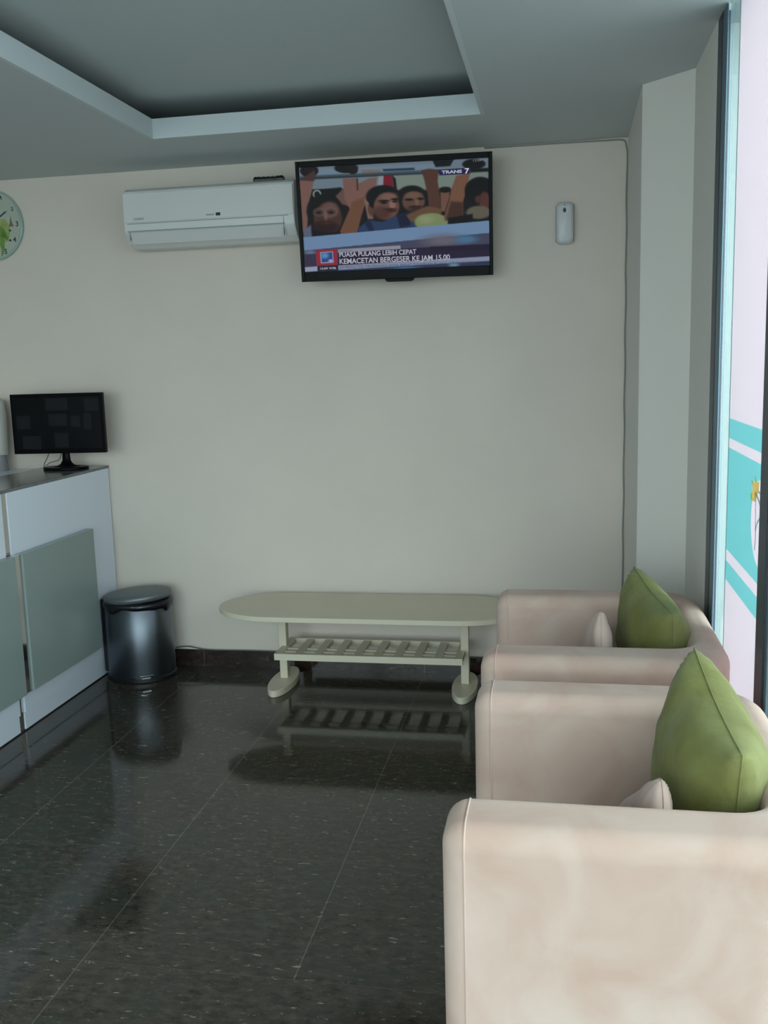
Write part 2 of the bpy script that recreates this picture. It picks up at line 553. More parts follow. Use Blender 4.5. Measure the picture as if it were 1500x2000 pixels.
# picture on the screen: painted per vertex of a fine grid
SQ = [(85, 183), (1345, 138), (1350, 882), (112, 899)]
def bil(u, v):   # v: 0 top .. 1 bottom
    a = (1-u)*(1-v); b = u*(1-v); c_ = u*v; d = (1-u)*v
    return (a*SQ[0][0]+b*SQ[1][0]+c_*SQ[2][0]+d*SQ[3][0], a*SQ[0][1]+b*SQ[1][1]+c_*SQ[2][1]+d*SQ[3][1])
def inv(px, py):
    u = v = .5
    for _ in range(20):
        x, y = bil(u, v)
        e = 1e-4
        xu, yu = bil(u+e, v); xv, yv = bil(u, v+e)
        J = np.array([[(xu-x)/e, (xv-x)/e], [(yu-y)/e, (yv-y)/e]])
        du, dv = np.linalg.solve(J, [px-x, py-y])
        u += du; v += dv
    return u, v
NX, NY = 340, 190
uu, vv = np.meshgrid(np.linspace(0, 1, NX), np.linspace(0, 1, NY))
PXg, PYg = bil(uu, vv)
img = np.zeros((NY, NX, 3)); img[:] = (24, 22, 28)
def sm(d, s=5.0):
    return np.clip(.5-d/s, 0, 1)
def blend(mask, col):
    global img
    img = img*(1-mask[..., None])+np.array(col, float)*mask[..., None]
def poly(pts, col, soft=11, op=1):
    ins = np.zeros(PXg.shape, bool)
    dist = np.full(PXg.shape, 1e9)
    n = len(pts)
    for i in range(n):
        xa, ya = pts[i]; xb, yb = pts[(i+1) % n]
        cond = ((ya > PYg) != (yb > PYg))
        with np.errstate(divide='ignore', invalid='ignore'):
            xi = (xb-xa)*(PYg-ya)/((yb-ya) if yb != ya else 1e-9)+xa
        ins ^= cond & (PXg < xi)
        L2 = (xb-xa)**2+(yb-ya)**2+1e-9
        t = np.clip(((PXg-xa)*(xb-xa)+(PYg-ya)*(yb-ya))/L2, 0, 1)
        dist = np.minimum(dist, np.hypot(PXg-xa-t*(xb-xa), PYg-ya-t*(yb-ya)))
    blend(sm(np.where(ins, -dist, dist), soft)*op, col)
def oval(cx, cy, rx, ry, col, soft=8, op=1, rot=0):
    dx, dy = PXg-cx, PYg-cy
    c_, s_ = math.cos(rot), math.sin(rot)
    a, b = dx*c_+dy*s_, -dx*s_+dy*c_
    d = (np.sqrt((a/rx)**2+(b/ry)**2)-1)*min(rx, ry)
    blend(sm(d, soft)*op, col)
SK1, SK2, SK3 = (150, 108, 98), (118, 78, 62), (92, 60, 50)
poly([(85, 183), (1345, 138), (1345, 330), (90, 330)], (128, 150, 165))
poly([(620, 250), (1340, 230), (1340, 420), (740, 420), (620, 330)], (140, 158, 148))
poly([(90, 200), (1030, 175), (1030, 228), (90, 262)], (132, 158, 180))
poly([(500, 205), (630, 205), (640, 225), (520, 232)], (150, 130, 125), 14)
poly([(650, 203), (860, 198), (860, 212), (655, 216)], (40, 60, 80))
poly([(90, 240), (1030, 212), (1030, 236), (90, 262)], (78, 100, 112))
poly([(90, 255), (1030, 230), (1030, 236), (90, 264)], (40, 56, 62))
oval(155, 205, 62, 42, (42, 32, 36)); oval(405, 190, 78, 34, (30, 24, 28)); oval(450, 205, 34, 28, (38, 32, 36))
poly([(980, 150), (1120, 145), (1095, 190), (1000, 195)], (24, 26, 36)); oval(1250, 180, 75, 34, (26, 24, 30))
poly([(190, 335), (370, 320), (370, 370), (190, 375)], (22, 24, 26)); oval(205, 362, 30, 30, (150, 165, 165)); oval(205, 364, 18, 20, (26, 28, 30))
poly([(88, 420), (560, 350), (1340, 350), (1345, 600), (110, 660)], (26, 22, 26), 20)
poly([(330, 380), (380, 330), (430, 330), (420, 450), (360, 430)], (128, 96, 84))
# raised arms
poly([(88, 268), (185, 262), (172, 340), (148, 420), (134, 600), (103, 620)], SK1, 10)
poly([(88, 268), (190, 200), (200, 250), (185, 275)], (96, 66, 66), 10)
poly([(380, 262), (470, 258), (480, 300), (560, 262), (612, 258), (600, 330), (548, 380), (500, 520), (470, 635), (350, 640), (425, 470), (392, 400)], SK1, 10)
poly([(440, 420), (540, 380), (500, 520), (470, 635), (350, 640), (425, 470)], (138, 94, 66), 14)
poly([(474, 262), (482, 262), (484, 340), (476, 340)], (70, 44, 44))
poly([(654, 246), (712, 244), (718, 330), (650, 330)], (150, 20, 52))
poly([(622, 250), (654, 248), (650, 320), (616, 322)], (165, 170, 185)); 
poly([(712, 244), (735, 270), (742, 340), (722, 335)], (30, 26, 34))
# man with glasses
oval(255, 475, 122, 112, (24, 19, 22), 14); oval(275, 530, 98, 108, SK3, 16); oval(290, 470, 62, 55, (126, 92, 84), 24)
oval(255, 590, 90, 44, (58, 26, 26), 24); oval(265, 560, 40, 14, (84, 42, 40), 14)
for gx in (215, 295): oval(gx, 485, 42, 30, (150, 132, 136), 8, .5); oval(gx, 486, 36, 24, (98, 68, 66), 8, .85); oval(gx, 488, 17, 7, (30, 18, 20), 8)
oval(262, 512, 14, 28, (140, 104, 96), 14)
poly([(160, 600), (240, 625), (360, 625), (360, 660), (160, 660)], (22, 20, 30))
poly([(106, 610), (160, 570), (165, 655), (108, 665)], (112, 120, 150))
# man in the middle
poly([(520, 400), (560, 420), (585, 540), (545, 540)], (150, 120, 108)); oval(572, 470, 26, 48, SK2)
oval(650, 385, 112, 74, (20, 17, 20), 12); poly([(545, 380), (600, 380), (600, 480), (560, 450)], (20, 17, 20))
oval(672, 455, 86, 92, (132, 92, 80), 14); oval(690, 395, 62, 34, (150, 110, 96), 24); oval(712, 440, 20, 34, (168, 128, 112), 16)
oval(640, 500, 60, 44, (96, 58, 50), 30, .8)
oval(655, 418, 34, 8, (26, 18, 18), 8); oval(730, 408, 26, 8, (26, 18, 18), 8); oval(655, 432, 20, 6, (30, 20, 20)); oval(728, 424, 16, 6, (30, 20, 20))
oval(705, 487, 34, 9, (90, 34, 36), 8); oval(700, 474, 34, 5, (54, 30, 30), 8)
# man behind
oval(840, 375, 90, 58, (22, 18, 20), 12); oval(852, 425, 76, 68, (124, 88, 72), 14); oval(852, 385, 56, 26, (140, 104, 84), 20)
oval(822, 412, 26, 8, (28, 18, 18)); oval(896, 408, 22, 8, (28, 18, 18)); oval(865, 462, 44, 9, (54, 32, 28)); oval(868, 478, 50, 14, (76, 44, 40), 16)
oval(875, 430, 12, 22, (148, 110, 88), 12)
# clothes, arms on the right
poly([(480, 600), (550, 545), (640, 560), (760, 512), (850, 495), (880, 612), (700, 625), (480, 632)], (48, 76, 122), 12)
poly([(520, 560), (560, 545), (590, 620), (555, 625)], (26, 44, 86)); poly([(740, 520), (820, 500), (830, 590), (760, 600)], (24, 34, 74), 16)
poly([(1030, 340), (1090, 330), (1090, 400), (1060, 500), (1030, 500)], (140, 98, 80), 10); oval(1060, 350, 40, 20, (24, 20, 24))
poly([(905, 215), (960, 205), (1020, 215), (1012, 290), (1032, 420), (1025, 500), (955, 505), (945, 380), (925, 280)], (108, 68, 56), 10)
poly([(800, 520), (940, 458), (1040, 480), (1035, 515), (880, 575), (830, 560)], (128, 96, 64), 12)
oval(970, 570, 112, 62, (150, 166, 112), 10); oval(930, 550, 50, 26, (164, 180, 128), 30)
poly([(1135, 255), (1225, 240), (1205, 340), (1178, 440), (1180, 545), (1050, 545), (1085, 430), (1100, 350)], (146, 102, 76), 10)
poly([(1100, 430), (1180, 440), (1180, 560), (1060, 560)], (92, 56, 44), 20)
oval(1290, 360, 100, 92, (18, 15, 18), 12); oval(1318, 430, 36, 62, (110, 64, 54), 14); oval(1275, 420, 20, 26, (96, 58, 50))
oval(1280, 510, 84, 46, (120, 114, 96), 14); poly([(1080, 545), (1240, 520), (1240, 600), (1080, 600)], (16, 15, 22), 10)
poly([(1225, 212), (1345, 208), (1345, 232), (1225, 236)], (22, 22, 28))
# bars and lower third
poly([(106, 655), (1349, 568), (1351, 655), (110, 748)], (128, 164, 206), 4)
poly([(110, 748), (1351, 655), (1352, 890), (112, 905)], (84, 88, 120), 4)
oval(1050, 700, 130, 40, (128, 122, 138), 50); oval(1195, 695, 72, 26, (82, 140, 182), 26); oval(150, 760, 36, 14, (120, 140, 170), 16)
poly([(106, 775), (192, 772), (196, 862), (108, 864)], (74, 64, 96), 6)
poly([(340, 762), (1352, 733), (1352, 822), (340, 858)], (52, 36, 78), 6); poly([(960, 740), (1352, 733), (1352, 770), (960, 776)], (46, 30, 70), 10)
poly([(188, 746), (332, 740), (336, 858), (194, 866)], (186, 44, 72), 5)
poly([(340, 744), (762, 726), (763, 752), (340, 768)], (168, 170, 188), 4)
poly([(108, 860), (340, 852), (340, 900), (112, 905)], (44, 48, 76), 6)
poly([(200, 866), (332, 860), (332, 884), (200, 890)], (34, 38, 60), 4)
poly([(112, 862), (198, 858), (199, 892), (114, 896)], (176, 184, 212), 4)
poly([(340, 856), (1350, 818), (1350, 852), (342, 889)], (158, 170, 198), 4)
poly([(342, 889), (1350, 852), (1352, 890), (342, 900)], (54, 70, 110), 8); oval(800, 886, 80, 12, (70, 130, 180), 16); oval(1115, 872, 34, 14, (120, 170, 200), 14)
poly([(218, 760), (306, 756), (310, 836), (222, 840)], (168, 178, 205), 4)
poly([(226, 767), (300, 763), (304, 828), (230, 832)], (46, 88, 176), 6); oval(250, 785, 26, 20, (110, 170, 215), 20); oval(290, 822, 16, 10, (186, 200, 225), 10)
poly([(1018, 214), (1225, 204), (1222, 244), (1024, 252)], (34, 38, 104), 5)
img = (np.clip(img, 0, 255)/255.)**1.18
gm = img.mean(2, keepdims=True); img = np.clip(gm+(img-gm)*.82, 0, 1)
SCRG = .62
lini = np.where(img <= .04045, img/12.92, ((img+.055)/1.055)**2.4)

def emis(name, col=None, k=1.0, attr=False, gloss=True):
    m = bpy.data.materials.new(name)
    m.use_nodes = True
    g = NT(m)
    b = m.node_tree.nodes['Principled BSDF']
    b.inputs['Base Color'].default_value = (.004, .004, .005, 1)
    b.inputs['Roughness'].default_value = .35
    b.inputs['Specular IOR Level'].default_value = .08
    b.inputs['Emission Strength'].default_value = k/EXPO
    if attr:
        a = g.n('ShaderNodeAttribute', attribute_name='picture')
        g.l(a.outputs['Color'], b.inputs['Emission Color'])
    else:
        b.inputs['Emission Color'].default_value = (*col, 1)
    return m
m_screen = emis('lit_screen', k=SCRG, attr=True)
sx0, sx1, sz0, sz1 = x0+bl, x1-br, z0+bb, z1-bt
def slocal(u, v, dy=0):
    return (sx0+(sx1-sx0)*u, .004+dy, sz1-(sz1-sz0)*v)
me = bpy.data.meshes.new('screen')
verts = [slocal(u, v) for v in np.linspace(0, 1, NY) for u in np.linspace(0, 1, NX)]
faces = [(j*NX+i, (j+1)*NX+i, (j+1)*NX+i+1, j*NX+i+1) for j in range(NY-1) for i in range(NX-1)]
me.from_pydata(verts, [], faces)
at_ = me.color_attributes.new('picture', 'FLOAT_COLOR', 'POINT')
at_.data.foreach_set('color', np.concatenate([lini.reshape(-1, 3), np.ones((NX*NY, 1))], 1).astype(np.float32).ravel())
me.materials.append(m_screen)
scr = bpy.data.objects.new('screen', me)
COL.objects.link(scr)
scr.parent = tv
def stext(name, s, px, py, pw, ph, col, bold=.0):
    """text whose baseline starts at crop pixel (px,py), width pw, cap height ph"""
    u, v = inv(px, py); u2, v2 = inv(px+pw, py)
    W_ = (u2-u)*(sx1-sx0)
    u3, v3 = inv(px, py-ph)
    H_ = (v-v3)*(sz1-sz0)
    t = text_mesh(name, s, H_/.70, emis(name+'_ink', rgb(*col), SCRG), scr, slocal(u, v, -.0012), depth=.0002, offset=bold)
    wd = max(v_.co.x for v_ in t.data.vertices)
    t.scale = (W_/wd, 1, 1)
    return t
wht = (205, 205, 222)
stext('headline_text', 'PUASA PULANG LEBIH CEPAT', 348, 797, 520, 32, wht, .0006)
stext('headline_text', 'KEMACETAN BERGESER KE JAM 15.00', 348, 846, 742, 36, wht, .0006)
stext('channel_text', 'TRANS', 1040, 241, 132, 20, wht, .0008)
stext('channel_text', '7', 1190, 242, 30, 34, (235, 235, 245), .001)
stext('clock_text', '12:04', 1240, 164, 60, 15, (160, 160, 165))
stext('clock_text', '12:09 WIB', 212, 882, 114, 14, (200, 205, 215), .0003)
stext('ticker_text', 'DI PINTU TOL PALIMANAN JAWA BARAT DISIAPKAN JELANG LEBARAN 2016', 352, 879, 900, 18, (80, 82, 112))
stext('place_text', 'JAKARTA', 348, 762, 88, 13, (96, 96, 110))

# ------------------------------------------------------------------ air conditioner
ac = thing('air_conditioner', (-1.665, YB, 2.19), 'long white split air conditioner on the wall, left of the television', 'air conditioner')
hw = .432
prof = [(0, 0.02), (0, .285), (-.16, .282), (-.195, .265), (-.205, .11), (-.200, .07), (-.165, .025), (-.12, .0), (-.04, .0)]
bm = bmesh.new(); prism(bm, [(y, z) for y, z in prof], -hw, hw, 'x')
finish('body', bm, m_ac, ac, bevel=.006, seg=3, angle=20)
bm = bmesh.new(); box(bm, -hw+.004, hw-.004, -.2085, -.2, .118, .255)
finish('front_panel', bm, m_ac, ac, bevel=.002)
bm = bmesh.new(); prism(bm, [(-.207, .070), (-.203, .072), (-.168, .022), (-.171, .018)], -hw+.03, hw-.05, 'x')
finish('air_flap', bm, m_ac, ac, bevel=.001)
bm = bmesh.new(); box(bm, -hw+.02, hw-.05, -.2075, -.2, .0745, .0785); box(bm, -hw+.02, hw-.03, -.2075, -.2, .110, .114)
box(bm, -hw+.03, -hw+.0315, -.2080, -.19, .035, .076); box(bm, hw-.055, hw-.0535, -.2080, -.19, .02, .11)
finish('panel_gap', bm, m_acd, ac)
bm = bmesh.new(); box(bm, .045, .067, -.2115, -.205, .128, .142)
finish('display_window', bm, m_black, ac)
bm = bmesh.new(); box(bm, -.005, .035, -.2098, -.205, .131, .137)
finish('indicator_print', bm, m_acd, ac)
text_mesh('brand_print', 'DAIKIN', .016, m_acd, ac, (-hw+.055, -.2092, .128), offset=.0004)

rc = thing('remote_control', (-1.375, 4.60, 2.4755), 'black remote control lying on top of the white air conditioner', 'remote control')
bm = bmesh.new(); loft(bm, [[(x, y, z) for y, z in ((-.02*s, 0), (.02*s, 0), (.022*s, .010), (.016*s, .024*s), (-.016*s, .024*s), (-.022*s, .010))] for x, s in ((-.075, .7), (-.068, .95), (-.03, .85), (.03, .8), (.066, .95), (.075, .85))])
finish('case', bm, m_black, rc, smooth=False, bevel=.002, seg=2)
bm = bmesh.new()
for i in range(5):
    for j in (-1, 0, 1): box(bm, -.05+i*.022, -.042+i*.022, j*.008-.003, j*.008+.003, .018, .0235)
finish('buttons', bm, m_grey, rc)

# ------------------------------------------------------------------ air freshener
fr = thing('air_freshener_dispenser', (.023, YB, 2.125), 'small white air freshener dispenser on the wall, right of the television', 'air freshener')
def rrect(cx, hw_, z0_, z1_, r, n=6):
    pts = []
    for (x, z, a) in ((cx+hw_-r, z0_+r, -PI/2), (cx+hw_-r, z1_-r, 0), (cx-hw_+r, z1_-r, PI/2), (cx-hw_+r, z0_+r, PI)):
        for i in range(n+1):
            t = a+PI/2*i/n
            pts.append((x+r*math.cos(t), z+r*math.sin(t)))
    return pts
bm = bmesh.new()
loft(bm, [[(x, yy, z) for x, z in rrect(0, hh, lo, hi, .022)] for yy, hh, lo, hi in ((0, .040, 0, .185), (-.045, .040, 0, .187), (-.062, .034, .004, .180), (-.068, .026, .012, .168))])
m_fresh = mat('white_dispenser_plastic', (.62, .63, .66), .35)
finish('housing', bm, m_fresh, fr, smooth=True)
bm = bmesh.new(); prism(bm, ell(-.001, .148, .0075, .0105, 16), -.0705, -.06, 'y'); finish('spray_nozzle', bm, m_black, fr)
bm = bmesh.new(); prism(bm, ell(-.001, .172, .0025, .0025, 10), -.069, -.055, 'y'); finish('indicator_light', bm, m_black, fr)
bm = bmesh.new(); tube(bm, [(-.041, -.03, .01), (-.041, -.03, .175)], .001, 6); tube(bm, [(.041, -.03, .01), (.041, -.03, .175)], .001, 6)
finish('cover_seam', bm, m_grey, fr)

# ------------------------------------------------------------------ wall clock
ck = thing('wall_clock', (-2.925, YB, 2.365), 'round wall clock with a green leafy dial, at the left edge', 'clock')
m_dial = mat('pale_green_dial', (.42, .46, .39), .3)
m_rim = mat('clear_green_rim', (.33, .44, .40), .15)
m_leaf = mat('leaf_print', (.14, .26, .05), .4, var=.4, vscale=25)
m_leaf2 = mat('pale_leaf_print', (.28, .36, .12), .4, var=.3, vscale=25)
m_ink = mat('dark_ink', (.03, .045, .04), .5)
m_red = mat('brown_print', (.22, .12, .09), .5)
bm = bmesh.new(); prism(bm, ell(0, 0, .181, .181, 64), -.022, 0, 'y'); finish('rim', bm, m_rim, ck, bevel=.006)
bm = bmesh.new(); prism(bm, ell(0, 0, .172, .172, 64), -.0235, -.02, 'y'); finish('dial', bm, m_dial, ck)
for q_, (cx, cz, a, L, wd) in enumerate(((.03, -.05, -1.2, .14, .03), (.06, -.09, -1.35, .13, .022), (-.02, -.03, -.6, .13, .04), (.0, .06, .9, .10, .04), (.02, -.1, -1.9, .12, .03), (-.06, -.06, -2.4, .13, .04), (-.06, .05, 2.4, .12, .03))):
    pts = []
    for i in range(13):
        t = i/12; pts.append((t*L, wd*.5*math.sin(PI*t)+.02*math.sin(PI*t)))
    for i in range(11, 0, -1):
        t = i/12; pts.append((t*L, -wd*.5*math.sin(PI*t)+.02*math.sin(PI*t)))
    c_, s_ = math.cos(a), math.sin(a)
    bm = bmesh.new()
    prism(bm, [(x*c_-y*s_+cx*.4, x*s_+y*c_+cz*.4) for x, y in pts], -.02420-q_*.0001, -.0234, 'y')
    finish('leaf_print', bm, m_leaf, ck)
bm = bmesh.new(); prism(bm, ell(.075, -.03, .035, .06, 24), -.0240, -.0233, 'y'); finish('leaf_print', bm, m_leaf2, ck)
bm = bmesh.new(); prism(bm, [(.105, -.012), (.135, -.012), (.126, .006), (.120, .04), (.113, .006)], -.0246, -.0234, 'y'); finish('figure_print', bm, m_red, ck)
for ang, rr in ((63, .155), (-16, .115), (-37, .135)):
    bm = bmesh.new(); prism(bm, ell(rr*math.cos(math.radians(ang)), rr*math.sin(math.radians(ang)), .006, .006, 12), -.0246, -.0234, 'y')
    finish('dot_print', bm, m_ink, ck)
for k in range(1, 13):
    a = PI/2-k*PI/6
    r_ = .157
    text_mesh('numeral', str(k), .036 if k not in (1, 2) else .026, m_ink, ck, (r_*math.cos(a)*.98, -.0244, r_*math.sin(a)-.012), align='CENTER', offset=.0006)
def hand(ang, L, wd, y):
    bm = bmesh.new()
    c_, s_ = math.cos(ang), math.sin(ang)
    pts = [(-.02, -wd/2), (L*.9, -wd/2), (L, 0), (L*.9, wd/2), (-.02, wd/2)]
    prism(bm, [(x*c_-z*s_, x*s_+z*c_) for x, z in pts], y-.001, y, 'y')
    return bm
finish('clock_hand', hand(math.radians(33), .122, .007, -.027), m_ink, ck)
finish('clock_hand', hand(math.radians(120), .085, .009, -.029), m_ink, ck)
bm = bmesh.new(); prism(bm, ell(0, 0, .01, .01, 16), -.032, -.02, 'y'); finish('hub', bm, m_ink, ck)

# ------------------------------------------------------------------ reception counter
CX = -2.37
ct = thing('reception_counter', (CX, 4.1, 0), 'white reception counter with green frosted panels, in front of the left wall end', 'counter')
ct.location = (0, 0, 0)
bm = bmesh.new()
box(bm, CX-.05, CX, 1.6, 3.702, .085, 1.085); box(bm, CX-.05, CX, 3.745, YB-.012, .085, 1.085); box(bm, CX-.6, CX-.05, 1.6, YB-.012, .02, .70)
box(bm, CX-.34, CX-.05, 1.6, YB-.012, .68, 1.085)
finish('carcass', bm, m_white, ct)
bm = bmesh.new(); box(bm, CX-.05, CX-.006, 1.6, 3.70, 0.004, .083); box(bm, CX-.05, CX-.006, 3.745, YB-.012, 0.004, .083)
finish('plinth', bm, m_white, ct)
bm = bmesh.new(); box(bm, CX-.05, CX-.004, 1.6, YB-.012, 0, .006)
finish('base_seal', bm, m_black, ct)
finish('counter_top', bx(CX-.34, CX+.001, 1.6, YB-.003, 1.085, 1.10), m_grey_top, ct, bevel=.002)
finish('rear_shelf', bx(CX-.62, CX-.345, 1.6, YB-.003, 1.06, 1.085), m_white, ct, bevel=.002)
for a, b in ((3.765, 4.42), (2.95, 3.705), (2.15, 2.90)):
    finish('frosted_panel', bx(CX+.001, CX+.040, a, b, .184, .809), m_frost, ct, bevel=.0015, seg=2)
finish('steel_strip', bx(CX-.012, CX-.004, 3.702, 3.745, .81, 1.085), m_mirror, ct)
finish('steel_strip', bx(CX+.012, CX+.030, 3.705, 3.765, .184, .809), m_mirror, ct)
finish('steel_strip', bx(CX-.02, CX-.010, 3.70, 3.745, 0, .184), m_mirror, ct)

# monitor on the counter
MP = [(-2.7802, 4.5000, 1.4933), (-2.2915, 4.5400, 1.4888), (-2.2763, 4.5400, 1.1832), (-2.7665, 4.5000, 1.1872)]
c, X, Yv, Z, MW, MH = quad_basis(MP)
mo = thing('computer_monitor', (c.x, c.y, 1.10), 'black computer monitor on a stand at the end of the reception counter', 'monitor')
rzm = math.atan2(X.y, X.x)
rly = math.atan2(-X.z, math.hypot(X.x, X.y))
mo.rotation_euler = (0, 0, rzm)
zc = c.z-1.10
m_mscreen = mat('dim_screen', (.003, .004, .005), .3, spec=.10)
bm = bmesh.new(); box(bm, -MW/2, -MW/2+.017, -.012, .012, zc-MH/2, zc+MH/2); box(bm, MW/2-.017, MW/2, -.012, .012, zc-MH/2, zc+MH/2)
box(bm, -MW/2+.017, MW/2-.017, -.012, .012, zc+MH/2-.017, zc+MH/2); box(bm, -MW/2+.017, MW/2-.017, -.012, .012, zc-MH/2, zc-MH/2+.022)
finish('bezel', bm, m_gloss, mo, bevel=.002)
finish('screen', bx(-MW/2+.016, MW/2-.016, -.009, 0, zc-MH/2+.02, zc+MH/2-.016), m_mscreen, mo)
m_views = emis('dim_camera_views', rgb(12, 16, 18), 1.0)
for u0, u1, v0, v1 in ((.38, .62, .72, .92), (.80, .95, .70, .9), (.05, .2, .42, .64), (.40, .60, .46, .66), (.64, .74, .44, .62), (.78, .86, .40, .66), (.1, .3, .08, .3), (.45, .60, .1, .34)):
    finish('camera_view', bx(-MW/2+MW*u0, -MW/2+MW*u1, -.0094, -.009, zc-MH/2+MH*v0, zc-MH/2+MH*v1), m_views, mo)
bm = bmesh.new(); loft(bm, [[(-MW/2+i, y, zc-MH/2+i), (MW/2-i, y, zc-MH/2+i), (MW/2-i, y, zc+MH/2-i), (-MW/2+i, y, zc+MH/2-i)] for i, y in ((.002, 0), (.004, .016), (.06, .036))])
finish('rear_housing', bm, m_black, mo)
bm = bmesh.new()
secs = []
for z, hw_, hd in ((.014, .075, .05), (.018, .050, .035), (.028, .032, .022), (.045, .022, .014), (.075, .020, .012), (.13, .020, .012)):
    secs.append([(hw_*math.cos(t)+.012, .03+hd*math.sin(t), z) for t in [2*PI*i/20 for i in range(20)]])
loft(bm, secs); finish('stand_neck', bm, m_gloss, mo, smooth=True)
bm = bmesh.new(); prism(bm, ell(.012, .02, .118, .085, 40), 0.0005, .014); finish('stand_base', bm, m_gloss, mo, bevel=.004)
bm = bmesh.new()
tube(bm, smooth_path([(-.01, .03, zc-MH/2+.02), (-.03, .04, .05), (-.075, .03, .035), (-.10, .02, .017)]), .0022, 6)
finish('power_cable', bm, m_cable, mo, smooth=True)
bm = bmesh.new()
tube(bm, smooth_path([(-.07, .03, zc-MH/2+.02), (-.095, .04, .06), (-.115, .045, .03), (-.12, .04, .004)]), .0022, 6)
finish('signal_cable', bm, mat('teal_cable', (.03, .09, .10), .5), mo, smooth=True)

# white device standing on the rear shelf, cut by the left edge
dv = thing('desk_device', (-3.03, 4.60, 1.085), 'pale rounded device on a grey foot behind the black monitor', 'device')
dv.location = (-2.955, 4.62, 1.085)
dv.location.z = 1.0855
bm = bmesh.new()
loft(bm, [[(x*s, y*s, z) for x, y in ell(-.03, 0, .10, .06, 24)] for z, s in ((.085, .82), (.10, .88), (.2, .95), (.30, .98), (.36, .9), (.38, .7))])
finish('body', bm, mat('pale_beige_plastic', (.50, .48, .44), .4), dv, smooth=True)
bm = bmesh.new(); loft(bm, [[(x*s, y*s, z) for x, y in ell(-.03, 0, .085, .055, 24)] for z, s in ((0, 1), (.08, .92), (.086, .88))])
finish('foot', bm, m_grey, dv)

# ------------------------------------------------------------------ pedal bin
bn = thing('pedal_bin', (-2.175, 4.545, 0), 'brushed steel pedal bin with a black bag, between counter and wall', 'bin')
bx_, by_ = .178, .150
def ring(rx, ry, z, n=56, f=None):
    out = []
    for i in range(n):
        t = 2*PI*i/n
        out.append((rx*math.cos(t), ry*math.sin(t), z+(f(t) if f else 0)))
    return out
bm = bmesh.new(); loft(bm, [ring(bx_*s, by_*s, z) for z, s in ((.022, 1), (.398, .99), (.400, .97))])
finish('body', bm, m_steel, bn, smooth=True)
bm = bmesh.new(); loft(bm, [ring(bx_*s, by_*s, z) for z, s in ((0, 1.0), (.004, 1.025), (.024, 1.03), (.028, 1.005))])
finish('base_ring', bm, m_black, bn, smooth=False)
def skirt(t):
    return -.016*max(0, math.exp(-((t-4.25)/.22)**2)) - .004*math.sin(5*t)-.003*math.sin(9*t+1) - .03*math.exp(-((t-6.05)/.13)**2)
bm = bmesh.new()
loft(bm, [ring(bx_*.985, by_*.985, .390, f=skirt), ring(bx_*1.03, by_*1.03, .386, f=skirt), ring(bx_*1.035, by_*1.035, .405), ring(bx_*1.0, by_*1.0, .417), ring(bx_*.9, by_*.9, .418)], cap=False)
finish('bin_bag', bm, m_bag, bn, smooth=True)
tl = math.radians(4.5)
bm = bmesh.new()
secs = []
for z, s in ((.0, 1.0), (.020, 1.005), (.028, .985), (.036, .9), (.042, .7), (.046, .4), (.0465, .1)):
    secs.append(ring(bx_*s, by_*s, z))
loft(bm, secs)
lid = finish('lid', bm, m_lid, bn, smooth=True)
lid.location = (0, 0, .419); lid.rotation_euler = (0, -tl, 0)
bm = bmesh.new(); box(bm, -bx_-.010, -bx_+.02, -.05, .05, .03, .42)
finish('hinge_spine', bm, m_black, bn, bevel=.006)
bm = bmesh.new()
tube(bm, smooth_path([(.03, -by_+.004, .034), (.035, -by_-.018, .040), (.075, -by_-.024, .050), (.115, -by_+.005, .048), (.12, -by_+.03, .040)]), .0035, 8)
prism(bm, [(.035, -by_+.01), (.04, -by_-.015), (.075, -by_-.020), (.11, -by_+.005), (.11, -by_+.03)], .032, .038)
finish('foot_pedal', bm, mat('bright_steel', (.6, .63, .65), .2, metal=1), bn, smooth=False)

# ------------------------------------------------------------------ coffee table
tb = thing('coffee_table', (-.915, 4.425, 0), 'low cream table with rounded ends along the back wall', 'table')
tx = .755
cy = 0
pts = []
for i in range(25):
    t = PI/2+PI*i/24
    pts.append((-tx+.32+.32*math.cos(t), .245*math.sin(t)))
for i in range(25):
    t = -PI/2+PI*i/24
    pts.append((tx-.32+.32*math.cos(t), .245*math.sin(t)))
bm = bmesh.new(); prism(bm, pts, .405, .43)
finish('table_top', bm, m_cream, tb, bevel=.003)
for sx in (-.46, .46):
    bm = bmesh.new(); box(bm, sx-.020, sx+.020, .045, .095, .03, .405)
    finish('leg', bm, m_cream, tb, bevel=.004)
    bm = bmesh.new(); prism(bm, ell(sx, .04, .062, .195, 48), 0, .034)
    finish('foot', bm, m_cream, tb, bevel=.004)
sh = bmesh.new()
y0s, y1s = -.095, .195
box(sh, -.463, .463, y0s, y0s+.022, .172, .204); box(sh, -.463, .463, y1s-.02, y1s, .172, .204)
for i in range(10):
    xx = -.463+.888*i/9
    box(sh, xx, xx+.038, y0s+.022, y1s-.02, .184, .203)
for yy in (-.030, 0.022): box(sh, -.463, .463, yy-.008, yy+.008, .186, .2015)
finish('slatted_shelf', sh, m_cream, tb)

